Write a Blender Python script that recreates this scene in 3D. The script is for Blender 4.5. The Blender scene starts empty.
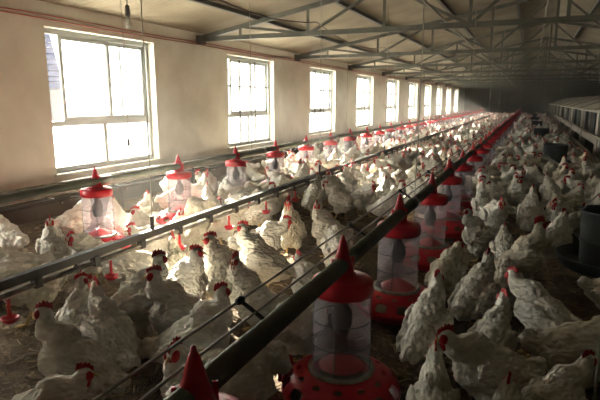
import bpy, bmesh, math, random
import numpy as np
from mathutils import Vector, Matrix, noise

random.seed(7)
rng = random.Random(11)
PI = math.pi
C = bpy.context.scene.collection
SC = bpy.context.scene
R = math.radians

# ------------------------------------------------------------------ camera
H = 1.35
cam_d = bpy.data.cameras.new('camera')
cam = bpy.data.objects.new('camera', cam_d); C.objects.link(cam)
cam.location = (0, 0, H)
cam.rotation_euler = (R(90 - 10.779), 0, R(23.576))
cam_d.sensor_width = 36; cam_d.lens = 31.2
cam_d.clip_start = 0.05; cam_d.clip_end = 300
SC.camera = cam

# ------------------------------------------------------------------ world, sun, exposure
w = bpy.data.worlds.new('sky'); SC.world = w; w.use_nodes = True
bg = w.node_tree.nodes['Background']
bg.inputs[0].default_value = (0.88, 0.95, 1.0, 1); bg.inputs[1].default_value = 3.7
sd = bpy.data.lights.new('sun', 'SUN'); sd.energy = 72; sd.angle = R(0.8); sd.color = (1.0, .92, .78)
sun = bpy.data.objects.new('sun', sd); C.objects.link(sun)
sun.rotation_euler = Vector((1, -.66, -.47)).to_track_quat('-Z', 'Y').to_euler()
SC.view_settings.view_transform = 'Standard'; SC.view_settings.look = 'None'
SC.view_settings.gamma = 1; SC.view_settings.use_curve_mapping = False
SC.view_settings.exposure = 0.70
SC.cycles.use_denoising = True
SC.cycles.max_bounces = 8; SC.cycles.diffuse_bounces = 2; SC.cycles.transparent_max_bounces = 16
SC.cycles.sample_clamp_indirect = 12

XL, XR, YB, YF = -5.2, 5.9, -6.3, 47.0
ZE = 2.47                # eaves
XRI, SL = 0.35, .185     # ridge x, roof slope
def roof_z(x): return ZE + SL*((x - XL) if x < XRI else (2*XRI - XL - x))
WIN0, BAY, WW, WZ0, WZ1 = 4.55, 4.0, 1.93, .48, 2.20   # first window left edge, bay, size
portal_k = range(-2, 10)
for k in portal_k:
    if k == -2: continue
    ld = bpy.data.lights.new('window_daylight', 'AREA'); ld.shape = 'RECTANGLE'
    ld.size = WZ1-WZ0; ld.size_y = WW; ld.energy = 1
    ld.cycles.is_portal = True
    lo = bpy.data.objects.new('window_daylight', ld); C.objects.link(lo)
    lo.location = (XL-.27, WIN0+BAY*k+WW/2, (WZ0+WZ1)/2); lo.rotation_euler = (0, -PI/2, 0)

# ------------------------------------------------------------------ materials
def mat(name, col=(.5,.5,.5), rough=.6, metal=0, var=0, vscale=8, bump=0, bscale=40, col2=None, spec=.4,
        bdist=.01, detail=4, stretch=None, sss=0):
    m = bpy.data.materials.new(name); m.use_nodes = True
    nt = m.node_tree; p = nt.nodes['Principled BSDF']
    p.inputs['Base Color'].default_value = (*col, 1); p.inputs['Roughness'].default_value = rough
    p.inputs['Metallic'].default_value = metal; p.inputs['Specular IOR Level'].default_value = spec
    if sss:
        p.inputs['Subsurface Weight'].default_value = sss; p.inputs['Subsurface Scale'].default_value = .02
    tc = nt.nodes.new('ShaderNodeTexCoord'); src = tc.outputs['Object']
    if stretch:
        mp = nt.nodes.new('ShaderNodeMapping'); mp.inputs['Scale'].default_value = stretch
        nt.links.new(src, mp.inputs[0]); src = mp.outputs[0]
    if col2 is not None:
        n = nt.nodes.new('ShaderNodeTexNoise'); n.inputs['Scale'].default_value = vscale; n.inputs['Detail'].default_value = detail
        nt.links.new(src, n.inputs['Vector'])
        r = nt.nodes.new('ShaderNodeValToRGB'); r.color_ramp.elements[0].color = (*col, 1); r.color_ramp.elements[1].color = (*col2, 1)
        r.color_ramp.elements[0].position = .38; r.color_ramp.elements[1].position = .66
        nt.links.new(n.outputs['Fac'], r.inputs[0]); nt.links.new(r.outputs[0], p.inputs['Base Color'])
    if bump:
        n = nt.nodes.new('ShaderNodeTexNoise'); n.inputs['Scale'].default_value = bscale; n.inputs['Detail'].default_value = 5
        nt.links.new(src, n.inputs['Vector'])
        b = nt.nodes.new('ShaderNodeBump'); b.inputs['Strength'].default_value = bump; b.inputs['Distance'].default_value = bdist
        nt.links.new(n.outputs['Fac'], b.inputs['Height']); nt.links.new(b.outputs[0], p.inputs['Normal'])
    return m

def feather_mat(name, c1, c2):
    m = mat(name, c1, .85, col2=c2, vscale=9, spec=.15)
    nt = m.node_tree; p = nt.nodes['Principled BSDF']
    tc = nt.nodes.new('ShaderNodeTexCoord')
    mp = nt.nodes.new('ShaderNodeMapping'); mp.inputs['Scale'].default_value = (.45, 1, .9)
    v = nt.nodes.new('ShaderNodeTexVoronoi'); v.inputs['Scale'].default_value = 52
    n = nt.nodes.new('ShaderNodeTexNoise'); n.inputs['Scale'].default_value = 38; n.inputs['Detail'].default_value = 6
    nt.links.new(tc.outputs['Object'], mp.inputs[0]); nt.links.new(mp.outputs[0], v.inputs['Vector']); nt.links.new(mp.outputs[0], n.inputs['Vector'])
    a = nt.nodes.new('ShaderNodeMath'); a.operation = 'MULTIPLY_ADD'; a.inputs[1].default_value = -.8
    nt.links.new(v.outputs['Distance'], a.inputs[0]); nt.links.new(n.outputs['Fac'], a.inputs[2])
    b = nt.nodes.new('ShaderNodeBump'); b.inputs['Strength'].default_value = .95; b.inputs['Distance'].default_value = .013
    nt.links.new(a.outputs[0], b.inputs['Height']); nt.links.new(b.outputs[0], p.inputs['Normal'])
    return m

M = {}
M['feather'] = feather_mat('white_feathers', (.86,.82,.72), (.71,.66,.55))
M['feather_cream'] = feather_mat('cream_feathers', (.78,.72,.57), (.60,.53,.40))
M['feather_dirty'] = feather_mat('soiled_feathers', (.76,.72,.62), (.54,.49,.39))
M['comb'] = mat('red_comb_skin', (.50,.018,.022), .45, bump=.3, bscale=150, bdist=.002, sss=.0)
M['comb_dark'] = mat('dark_red_comb_skin', (.30,.012,.02), .5, bump=.3, bscale=150, bdist=.002)
M['beak'] = mat('horn_beak', (.62,.45,.2), .4)
M['shank'] = mat('yellow_shank', (.55,.38,.14), .6, bump=.4, bscale=120, bdist=.002)
M['eye'] = mat('dark_eye', (.05,.02,.01), .15)
M['red'] = mat('red_plastic', (.62,.018,.03), .33, col2=(.50,.014,.025), vscale=6, spec=.5)
M['red_dusty'] = mat('dusty_red_plastic', (.58,.03,.03), .5, col2=(.42,.035,.03), vscale=14)
M['pipe'] = mat('dusty_grey_green_pipe', (.20,.215,.17), .42, col2=(.15,.16,.125), vscale=10, metal=.35, bump=.15, bscale=60, bdist=.002)
M['rail'] = mat('dull_aluminium_rail', (.05,.045,.036), .6, metal=0, col2=(.032,.028,.022), vscale=7)
M['railpale'] = mat('pale_water_pipe', (.34,.30,.24), .4, metal=.2, col2=(.16,.14,.11), vscale=12)
M['wire'] = mat('steel_wire', (.25,.24,.21), .4, metal=.6)
M['cord'] = mat('pale_cord', (.38,.35,.28), .8)
M['black'] = mat('black_plastic', (.012,.012,.012), .4)
M['tube'] = mat('dark_grey_plastic_tub', (.035,.042,.042), .5, col2=(.055,.062,.058), vscale=5)
M['truss'] = mat('grey_green_painted_steel', (.15,.15,.115), .55, col2=(.09,.09,.07), vscale=5)
M['trussdark'] = mat('dark_steel', (.10,.10,.085), .6)
M['plaster'] = mat('cream_plaster', (.77,.745,.63), .92, col2=(.66,.625,.51), vscale=2.2, bump=.35, bscale=22, bdist=.01, detail=9)
M['plasterdark'] = mat('shade_toned_plaster', (.20,.185,.15), .95, col2=(.12,.11,.09), vscale=1.4, bump=.3, bscale=20, detail=8)  # gloom of the right side and far end put into the plaster colour
M['plinth'] = mat('dark_stained_plinth', (.12,.105,.08), .95, col2=(.07,.06,.045), vscale=3, bump=.4, bscale=25, detail=8)
M['frame'] = mat('white_window_plastic', (.40,.42,.39), .4)
M['framegreen'] = mat('grey_green_window_seal', (.35,.42,.38), .5)
M['nest'] = mat('dusty_galvanised_sheet', (.42,.38,.30), .6, col2=(.30,.27,.21), vscale=3)
M['neighbour'] = mat('pale_grey_render', (.42,.42,.40), .9, col2=(.30,.31,.30), vscale=.6)
M['curtain'] = mat('dark_nest_curtain', (.02,.025,.028), .8)
M['wood'] = mat('weathered_timber', (.33,.28,.2), .85, col2=(.22,.18,.13), vscale=7, bump=.4, bscale=30, stretch=(1,.15,1))
M['redcable'] = mat('faded_red_cable', (.45,.12,.09), .6)
M['white'] = mat('white_plastic', (.7,.7,.66), .4)

# brick + tiles of the building outside
m = bpy.data.materials.new('grey_brick'); m.use_nodes = True; nt = m.node_tree; p = nt.nodes['Principled BSDF']
tc = nt.nodes.new('ShaderNodeTexCoord'); mp = nt.nodes.new('ShaderNodeMapping'); mp.inputs['Rotation'].default_value = (PI/2, 0, PI/2)
br = nt.nodes.new('ShaderNodeTexBrick'); br.inputs['Scale'].default_value = 2.4
br.inputs['Color1'].default_value = (.07,.06,.065,1); br.inputs['Color2'].default_value = (.045,.04,.045,1); br.inputs['Mortar'].default_value = (.12,.12,.125,1)
nt.links.new(tc.outputs['Object'], mp.inputs[0]); nt.links.new(mp.outputs[0], br.inputs['Vector']); nt.links.new(br.outputs[0], p.inputs['Base Color'])
M['brick'] = m
M['rooftile'] = mat('blue_grey_roof_tile', (.09,.09,.12), .7, col2=(.06,.06,.08), vscale=3)
M['yard'] = mat('pale_yard_ground', (.25,.24,.21), .95)

def ceiling_mat():
    m = mat('beige_roof_board', (.38,.325,.22), .9, col2=(.25,.205,.135), vscale=1.1, detail=8)
    nt = m.node_tree; p = nt.nodes['Principled BSDF']
    tc = nt.nodes.new('ShaderNodeTexCoord')
    wv = nt.nodes.new('ShaderNodeTexWave'); wv.wave_type = 'BANDS'; wv.bands_direction = 'Y'; wv.inputs['Scale'].default_value = 3.2
    wv.inputs['Distortion'].default_value = .6
    nt.links.new(tc.outputs['Object'], wv.inputs[0])
    b = nt.nodes.new('ShaderNodeBump'); b.inputs['Strength'].default_value = .35; b.inputs['Distance'].default_value = .02
    nt.links.new(wv.outputs['Fac'], b.inputs['Height']); nt.links.new(b.outputs[0], p.inputs['Normal'])
    return m
M['ceiling'] = ceiling_mat()

def floor_mat():
    m = bpy.data.materials.new('trodden_litter'); m.use_nodes = True; nt = m.node_tree; p = nt.nodes['Principled BSDF']
    p.inputs['Roughness'].default_value = .95; p.inputs['Specular IOR Level'].default_value = .15
    tc = nt.nodes.new('ShaderNodeTexCoord')
    n1 = nt.nodes.new('ShaderNodeTexNoise'); n1.inputs['Scale'].default_value = 1.6; n1.inputs['Detail'].default_value = 10; n1.inputs['Roughness'].default_value = .65
    n2 = nt.nodes.new('ShaderNodeTexNoise'); n2.inputs['Scale'].default_value = 34; n2.inputs['Detail'].default_value = 6; n2.inputs['Distortion'].default_value = 1.2
    for n in (n1, n2): nt.links.new(tc.outputs['Object'], n.inputs['Vector'])
    r1 = nt.nodes.new('ShaderNodeValToRGB'); r1.color_ramp.elements[0].color = (.075,.052,.033,1); r1.color_ramp.elements[1].color = (.17,.125,.08,1)
    r1.color_ramp.elements[0].position = .4; r1.color_ramp.elements[1].position = .62
    r2 = nt.nodes.new('ShaderNodeValToRGB'); r2.color_ramp.elements[0].color = (0,0,0,1); r2.color_ramp.elements[1].color = (.36,.28,.17,1)
    r2.color_ramp.elements[0].position = .52; r2.color_ramp.elements[1].position = .78
    mx = nt.nodes.new('ShaderNodeMixRGB'); mx.blend_type = 'ADD'; mx.inputs[0].default_value = .9
    nt.links.new(n1.outputs['Fac'], r1.inputs[0]); nt.links.new(n2.outputs['Fac'], r2.inputs[0])
    nt.links.new(r1.outputs[0], mx.inputs[1]); nt.links.new(r2.outputs[0], mx.inputs[2]); nt.links.new(mx.outputs[0], p.inputs['Base Color'])
    b = nt.nodes.new('ShaderNodeBump'); b.inputs['Strength'].default_value = .9; b.inputs['Distance'].default_value = .03
    nt.links.new(n2.outputs['Fac'], b.inputs['Height']); nt.links.new(b.outputs[0], p.inputs['Normal'])
    return m
M['floor'] = floor_mat()
M['straw'] = mat('dry_straw', (.34,.26,.15), .8, col2=(.19,.14,.08), vscale=3)

def mix_transparent(name, col, fac, gloss=.0, tcol=(1,1,1), translucent=False):
    """fac = share let straight through"""
    m = bpy.data.materials.new(name); m.use_nodes = True; nt = m.node_tree; nt.nodes.clear()
    o = nt.nodes.new('ShaderNodeOutputMaterial'); t = nt.nodes.new('ShaderNodeBsdfTransparent'); t.inputs[0].default_value = (*tcol, 1)
    if translucent:
        d = nt.nodes.new('ShaderNodeBsdfTranslucent'); d.inputs[0].default_value = (*col, 1)
    else:
        d = nt.nodes.new('ShaderNodeBsdfPrincipled'); d.inputs['Base Color'].default_value = (*col, 1); d.inputs['Roughness'].default_value = .15
    mx = nt.nodes.new('ShaderNodeMixShader'); mx.inputs[0].default_value = fac
    nt.links.new(d.outputs[0], mx.inputs[1]); nt.links.new(t.outputs[0], mx.inputs[2]); nt.links.new(mx.outputs[0], o.inputs[0])
    return m
M['pane'] = mix_transparent('filmed_window_pane', (.9,.92,.92), .72, translucent=True)
M['hopper'] = mix_transparent('clear_hopper_plastic', (.76,.69,.75), .69, tcol=(.95,.93,.95))
M['bulb'] = mix_transparent('bulb_glass', (.6,.6,.55), .6)

# ------------------------------------------------------------------ helpers
class MB:
    def __init__(s): s.v = []; s.f = []; s.mi = []; s.k = 0
    def add(s, vs, fs, k=None):
        n = len(s.v); s.v += [tuple(v) for v in vs]; s.f += [tuple(i+n for i in f) for f in fs]; s.mi += [s.k if k is None else k]*len(fs); return s
    def box(s, x0, y0, z0, x1, y1, z1, k=None):
        vs = [(x,y,z) for x in (x0,x1) for y in (y0,y1) for z in (z0,z1)]
        return s.add(vs, [(0,1,3,2),(4,6,7,5),(0,4,5,1),(2,3,7,6),(0,2,6,4),(1,5,7,3)], k)
    def tube(s, pts, r, n=8, k=None, cap=True):
        pts = [Vector(p) for p in pts]; rs = r if isinstance(r, (list,tuple)) else [r]*len(pts)
        vs = []; up = Vector((0,0,1))
        for i, p in enumerate(pts):
            d = (pts[min(i+1,len(pts)-1)] - pts[max(i-1,0)]).normalized()
            a = d.cross(up)
            if a.length < .05: a = d.cross(Vector((1,0,0)))
            a.normalize(); b = d.cross(a)
            for j in range(n):
                t = 2*PI*j/n + PI/n
                vs.append(p + a*math.cos(t)*rs[i] + b*math.sin(t)*rs[i])
        fs = [(i*n+j, i*n+(j+1)%n, (i+1)*n+(j+1)%n, (i+1)*n+j) for i in range(len(pts)-1) for j in range(n)]
        if cap: fs += [tuple(range(n))[::-1], tuple((len(pts)-1)*n+j for j in range(n))]
        return s.add(vs, fs, k)
    def bar(s, a, b, w, h, k=None):
        a, b = Vector(a), Vector(b); d = (b-a).normalized()
        x = d.cross(Vector((0,0,1)))
        if x.length < .05: x = Vector((0,1,0))
        x.normalize(); z = x.cross(d)
        vs = [p + x*sx*w/2 + z*sz*h/2 for p in (a,b) for sx, sz in ((-1,-1),(1,-1),(1,1),(-1,1))]
        return s.add(vs, [(3,2,1,0),(4,5,6,7),(0,1,5,4),(1,2,6,5),(2,3,7,6),(3,0,4,7)], k)
    def angle(s, a, b, w, th=.008, k=None):           # L section steel
        a, b = Vector(a), Vector(b); d = (b-a).normalized(); y = Vector((0,1,0)); z = y.cross(d) if abs(d.y) < .9 else Vector((0,0,1))
        if abs(d.y) >= .9: y = Vector((1,0,0))
        z.normalize()
        if z.z < 0: z = -z
        for (o1, o2) in (((0,0),(w,th)), ((0,0),(th,w))):
            vs = [p + y*u*1 + z*v for p in (a,b) for u, v in ((o1[0]-w/2,-w/2),(o2[0]-w/2,-w/2),(o2[0]-w/2,o2[1]-w/2),(o1[0]-w/2,o2[1]-w/2))]
            s.add(vs, [(3,2,1,0),(4,5,6,7),(0,1,5,4),(1,2,6,5),(2,3,7,6),(3,0,4,7)], k)
        return s
    def lathe(s, prof, n=32, c=(0,0,0), k=None, closed=False):
        vs = [(c[0]+r*math.cos(2*PI*j/n), c[1]+r*math.sin(2*PI*j/n), c[2]+z) for r, z in prof for j in range(n)]
        m_ = len(prof)
        fs = [(i*n+j, i*n+(j+1)%n, (i+1)*n+(j+1)%n, (i+1)*n+j) for i in range(m_-1) for j in range(n)]
        return s.add(vs, fs, k)
    def ell(s, c, r, rot=None, nu=14, nv=9, k=None):
        c = Vector(c); vs = []
        Mx = rot if rot is not None else Matrix.Identity(3)
        for i in range(1, nv):
            th = PI*i/nv
            for j in range(nu):
                ph = 2*PI*j/nu
                vs.append(c + Mx @ Vector((r[0]*math.sin(th)*math.cos(ph), r[1]*math.sin(th)*math.sin(ph), r[2]*math.cos(th))))
        vs.append(c + Mx @ Vector((0,0,r[2]))); vs.append(c - Mx @ Vector((0,0,r[2])))
        fs = [((i)*nu+j, (i+1)*nu+j, (i+1)*nu+(j+1)%nu, i*nu+(j+1)%nu) for i in range(nv-2) for j in range(nu)]
        t, b = len(vs)-2, len(vs)-1
        fs += [(t, j, (j+1)%nu) for j in range(nu)] + [(b, (nv-2)*nu+(j+1)%nu, (nv-2)*nu+j) for j in range(nu)]
        return s.add(vs, fs, k)
    def mesh(s, name, mats, smooth=False):
        me = bpy.data.meshes.new(name); me.from_pydata(s.v, [], s.f)
        for m in (mats if isinstance(mats, (list,tuple)) else [mats]): me.materials.append(m)
        me.polygons.foreach_set('material_index', s.mi)
        if smooth: me.polygons.foreach_set('use_smooth', [True]*len(me.polygons))
        bm = bmesh.new(); bm.from_mesh(me); bmesh.ops.recalc_face_normals(bm, faces=bm.faces); bm.to_mesh(me); bm.free()
        me.update(); return me
    def build(s, name, mats, parent=None, smooth=False):
        o = bpy.data.objects.new(name, s.mesh(name, mats, smooth)); C.objects.link(o)
        if parent: o.parent = parent
        return o

def new(name, me, parent=None):
    o = bpy.data.objects.new(name, me); C.objects.link(o)
    if parent: o.parent = parent
    return o
def empty(name, loc=(0,0,0), rz=0):
    o = bpy.data.objects.new(name, None); C.objects.link(o); o.location = loc; o.rotation_euler = (0,0,rz); o.empty_display_size = .1
    return o
def tag(o, label=None, cat=None, group=None, kind=None):
    if label: o['label'] = label
    if cat: o['category'] = cat
    if group: o['group'] = group
    if kind: o['kind'] = kind
    return o
def copy_tree(o, kids, parent=None):
    c = o.copy(); C.objects.link(c)
    if parent: c.parent = parent
    for ch in kids.get(o.name, []): copy_tree(ch, kids, c)
    return c
def kids_of(root):
    d = {}
    def rec(o):
        d[o.name] = list(o.children)
        for c in o.children: rec(c)
    rec(root); return d
def bake(o):
    dg = bpy.context.evaluated_depsgraph_get(); me = bpy.data.meshes.new_from_object(o.evaluated_get(dg))
    o.modifiers.clear(); o.data = me; return o
ORD = ['zeroth','first','second','third','fourth','fifth','sixth','seventh','eighth','ninth','tenth','eleventh','twelfth','thirteenth',
       'fourteenth','fifteenth','sixteenth','seventeenth','eighteenth','nineteenth','twentieth','twenty-first','twenty-second','twenty-third',
       'twenty-fourth','twenty-fifth','twenty-sixth','twenty-seventh','twenty-eighth','twenty-ninth','thirtieth','thirty-first','thirty-second',
       'thirty-third','thirty-fourth','thirty-fifth','thirty-sixth','thirty-seventh','thirty-eighth','thirty-ninth','fortieth','forty-first','forty-second']

# ------------------------------------------------------------------ structure
def struct(name, mb, m, parent=None, smooth=False):
    o = mb.build(name, m, parent, smooth)
    if not parent: tag(o, kind='structure')
    return o
struct('floor', MB().box(XL-.25, YB, -.2, XR+.25, YF, 0), M['floor'])
# left wall with openings
mb = MB(); y = YB
for k in portal_k:
    y0 = WIN0 + BAY*k
    if k == -2: y0 = None
    if y0 is None: continue
    mb.box(XL-.24, y, 0, XL, y0, ZE)
    mb.box(XL-.24, y0, 0, XL, y0+WW, WZ0); mb.box(XL-.24, y0, WZ1, XL, y0+WW, ZE)
    y = y0 + WW
mb.box(XL-.24, y, 0, XL, YF, ZE)
struct('wall_left', mb, M['plaster'])
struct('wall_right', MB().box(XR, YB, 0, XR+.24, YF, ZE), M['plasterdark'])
def gable(y0, y1):
    mb = MB(); pts = [(XL-.24,0),(XR+.24,0),(XR+.24,roof_z(XR)),(XRI,roof_z(XRI)),(XL-.24,ZE)]
    vs = [(x,y0,z) for x,z in pts]+[(x,y1,z) for x,z in pts]
    mb.add(vs, [(0,1,2,3,4),(9,8,7,6,5)]+[(i,(i+1)%5,5+(i+1)%5,5+i) for i in range(5)]); return mb
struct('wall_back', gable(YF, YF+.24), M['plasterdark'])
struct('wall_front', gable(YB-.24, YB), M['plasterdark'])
mb = MB()
for (xa, xb) in ((XL-.6, XRI), (XRI, XR+.6)):
    za, zb = roof_z(xa), roof_z(xb)
    vs = [(x,yy,z+d) for yy in (YB-.24, YF+.24) for d in (0,.09) for x,z in ((xa,za),(xb,zb))]
    mb.add(vs, [(0,1,5,4),(2,6,7,3),(0,2,3,1),(4,5,7,6),(0,4,6,2),(1,3,7,5)])
struct('ceiling', mb, M['ceiling'])
struct('trim_1', MB().box(XL, YB, 0, XL+.10, YF, .22), M['plinth'])
# yard + added neighbour house outside
struct('ground', MB().box(-60, -40, -.35, XL-.25, 90, -.2), M['yard'])

# windows: outer frame, transom, mullions, sashes, panes, sill, handle
wi = 0
for k in range(-1, 10):
    wi += 1
    y0 = WIN0 + BAY*k; y1 = y0+WW; x0 = XL-.19; x1 = XL-.11
    root = tag(empty('window_%d' % wi, (XL-.15, (y0+y1)/2, WZ0)), kind='structure')
    f = MB(); t = .06; zt = 1.075
    def B(yA, zA, yB, zB, xa=x0, xb=x1, mbx=None):
        (mbx or f).box(xa-root.location.x, yA-root.location.y, zA-WZ0, xb-root.location.x, yB-root.location.y, zB-WZ0)
    B(y0, WZ0, y0+t, WZ1); B(y1-t, WZ0, y1, WZ1); B(y0+t, WZ0, y1-t, WZ0+t); B(y0+t, WZ1-t, y1-t, WZ1)
    B(y0+t, zt-.03, y1-t, zt+.03); B((y0+y1)/2-.03, WZ0+t, (y0+y1)/2+.03, zt-.03)
    f.build('window_frame', M['frame'], root)
    # the left of the opening above the transom stands open; two sliding sashes beside it
    op = .24
    a = y0+t+op
    mid = a + (y1-t-a)*.52
    for i, (s0, s1, dx) in enumerate(((a, mid+.03, .012), (mid-.03, y1-t, -.02))):
        s = MB(); q = .05
        for (A, b, c, d) in ((s0,zt+.03,s0+q,WZ1-t),(s1-q,zt+.03,s1,WZ1-t),(s0+q,zt+.03,s1-q,zt+.03+q),(s0+q,WZ1-t-q,s1-q,WZ1-t)):
            B(A, b, c, d, XL-.15+dx-.012, XL-.15+dx+.012, s)
        so = s.build('sash', M['frame'], root)
        p_ = MB(); B(s0+q, zt+.03+q, s1-q, WZ1-t-q, XL-.15+dx-.003, XL-.15+dx+.003, p_); p_.build('pane', M['pane'], so)
        if i == 0:
            h_ = MB(); B(s1-.035, 1.55, s1-.012, 1.67, XL-.15+dx+.012, XL-.15+dx+.035, h_); h_.build('handle', M['wire'], so)
    if k >= 1:
        b_ = MB(); B(y0+t, 1.62, y1-t, 1.65, XL-.13, XL-.105, b_)
        for q_ in (.33, .66): B(y0+WW*q_-.018, WZ0+t, y0+WW*q_+.018, WZ1-t, XL-.13, XL-.105, b_)
        b_.build('window_bars', M['trussdark'], root)
    s0 = mid-.03
    g_ = MB(); B(s0+.29, zt+.03+q, s0+.325, WZ1-t-q, XL-.15+dx-.022, XL-.15+dx-.004, g_); g_.build('glazing_bar', M['framegreen'], so)
    for (s0, s1) in ((y0+t, (y0+y1)/2-.025), ((y0+y1)/2+.025, y1-t)):
        p_ = MB(); B(s0, WZ0+t, s1, zt-.03, XL-.153, XL-.147, p_); p_.build('pane', M['pane'], root)
    s = MB(); B(y0-.03, WZ0-.035, y1+.03, WZ0, XL-.1, XL+.03, s); s.build('window_sill', M['plaster'], root)

# dust in the air
vm = bpy.data.materials.new('dusty_air'); vm.use_nodes = True; nt = vm.node_tree; nt.nodes.clear()
vo = nt.nodes.new('ShaderNodeOutputMaterial'); vs_ = nt.nodes.new('ShaderNodeVolumeScatter')
vs_.inputs['Color'].default_value = (.95,.90,.80,1); vs_.inputs['Density'].default_value = .010; vs_.inputs['Anisotropy'].default_value = .4
nt.links.new(vs_.outputs[0], vo.inputs['Volume'])
hz = MB().box(XL-.23, YB-.1, -.1, XR+.12, YF+.12, 3.55).build('dusty_air', vm); tag(hz, 'thin haze of dust hanging in the air of the whole house', 'dust haze', kind='stuff')

# building and wall outside, seen through the open part of the first window
root = tag(empty('outbuilding', (-14.0, 12.75, -.2), R(-25)), 'grey brick outbuilding with tiled roof outside the nearest window', 'building')
L_ = 4.2
MB().box(-1.3, -L_, 0, 0, 0, 2.05).build('wall', M['brick'], root)
b = MB()
for i in range(12):
    xa, xb = .12-i*.11, .12-(i+1)*.11-.03; za, zb = 1.95+i*.185, 1.95+(i+1)*.185
    b.add([(xa,-L_-.1,za+.03),(xa,.04,za+.03),(xb,.04,zb),(xb,-L_-.1,zb),(xa-.05,-L_-.1,za-.04),(xa-.05,.04,za-.04),(xb-.06,.04,zb-.05),(xb-.06,-L_-.1,zb-.05)],
          [(0,1,2,3),(7,6,5,4),(0,4,5,1),(3,2,6,7),(0,3,7,4),(1,5,6,2)])
b.build('roof', M['rooftile'], root)
root = tag(empty('added_neighbour_house', (-17, 50, -.2)), 'added long pale grey house outside, dimming the farther windows', 'building')
MB().box(-6,-26,0,0,26,3.5).build('wall', M['neighbour'], root)  # added building, blocks low sky to dim the farther windows and far end
MB().add([(.4,-26.3,3.4),(.4,26.3,3.4),(-3,26.3,4.9),(-3,-26.3,4.9),(-6.4,26.3,3.4),(-6.4,-26.3,3.4)], [(0,1,2,3),(3,2,4,5),(0,3,5),(1,4,2),(0,5,4,1)]).build('roof', M['rooftile'], root)

# ------------------------------------------------------------------ roof trusses and longitudinal steel
def make_truss(y):
    root = empty('roof_truss', (0, y, 0))
    zb = 2.36
    xs = [XL+.04 + .35] ; xv = [-4.37 + 1.18*i for i in range(9)]
    l, r = XL+.06, XR-.06
    MB().angle((l,0,zb),(r,0,zb), .07).build('bottom_chord', M['truss'], root)
    MB().angle((l,0,roof_z(l)-.10),(XRI,0,roof_z(XRI)-.10), .07).build('top_chord', M['truss'], root)
    MB().angle((XRI,0,roof_z(XRI)-.10),(r,0,roof_z(r)-.10), .07).build('top_chord', M['truss'], root)
    for i, x in enumerate(xv):
        MB().angle((x,0,zb),(x,0,roof_z(x)-.1), .045).build('vertical_web', M['truss'], root)
    for i in range(8):
        a, b = xv[i], xv[i+1]
        if i % 2 == 0: pa, pb = (a,0,roof_z(a)-.1), (b,0,zb)
        else: pa, pb = (a,0,zb), (b,0,roof_z(b)-.1)
        MB().angle(pa, pb, .04).build('diagonal_web', M['truss'], root)
    for s, x in ((1, l), (-1, r)):
        MB().box(x-.05,-.07,zb-.08,x+.05,.07,roof_z(x)-.06).build('wall_bracket', M['trussdark'], root)
    return root
TY = [7.63 + 4*k for k in range(-3, 10)]
t0 = make_truss(TY[0]); tk = kids_of(t0)
vis = 0
for i, y in enumerate(TY):
    o = t0 if i == 0 else copy_tree(t0, tk)
    o.location.y = y
    if y < 5: lab = 'grey steel roof truss %s the camera' % ('just ahead above' if y > 2 else ('over and behind' if y > -2 else 'farthest behind'))
    else:
        vis += 1; lab = 'grey steel roof truss, %s counting from the nearest window away' % ORD[vis]
    tag(o, lab, 'roof truss', 'steel roof trusses')
def purlin(x, lab):
    z = roof_z(x) - .045
    o = MB().box(x-.03, YB, z-.035, x+.03, YF, z+.025).build('roof_purlin', M['trussdark'])
    tag(o, lab, 'purlin', 'purlins under the roof boards')
for i, x in enumerate([-4.05, -2.85, -1.6, -.4, .35+.75, 2.3, 3.5, 4.7]):
    side = 'left' if x < XRI else 'right'
    n = [1,2,3,4,4,3,2,1][i]
    purlin(x, 'dark lengthwise roof purlin, %s from the %s eaves' % (ORD[n], side))
o = MB().bar((-1.15, YB, 2.42),(-1.15, YF, 2.42), .022, .022).build('tie_beam', M['cord'])
tag(o, 'long thin pale tie bar running over the bottom chords above the right feeder line', 'beam')
o = MB().tube([(XRI-.2, y, roof_z(XRI)-.35) for y in (YB+.1, YF-.1)], .02).build('ridge_conduit', M['cord'])
tag(o, 'pale conduit running lengthwise beneath the roof ridge', 'conduit')
# sagging electric cable between trusses
pts = []
for k in range(6):
    for s in range(9):
        yy = 3.63+4*k+4*s/8 ; pts.append((-3.05, yy, 2.52 - .16*(1-(2*s/8-1)**2)))
tag(MB().tube(pts, .008, 6).build('electric_cable', M['black']), 'black electric cable sagging from truss to truss at upper left', 'cable')
for i, z in enumerate((2.315, 2.275)):
    tag(MB().tube([(XL+.02, yy, z + .006*math.sin(yy*1.7+i)) for yy in np.arange(YB+.1, 46, .5)], .007, 6).build('red_cable', M['redcable']),
        'faded red cable along the left wall above the windows, the %s of two' % ('upper' if i == 0 else 'lower'), 'cable')
# light rod bracing at right with a hanging tube
tag(MB().tube([(.85, 9.2, 2.36),(3.4, 13.6, 2.95)], .012, 6).build('brace_rod', M['cord']), 'pale slanting brace rod under the dark right roof', 'brace rod')
r_ = empty('hanging_lamp', (1.62, 15.6, 2.36)); tag(r_, 'small white unlit lamp hanging under the dark right roof', 'lamp')
MB().tube([(0,0,0),(0,0,-.3)], .006, 6).build('flex', M['black'], r_)
MB().lathe([(.0,-.30),(.035,-.30),(.04,-.36),(.05,-.5),(.03,-.54),(0,-.55)], 14).build('lamp_bulb', M['white'], r_, True)

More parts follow.
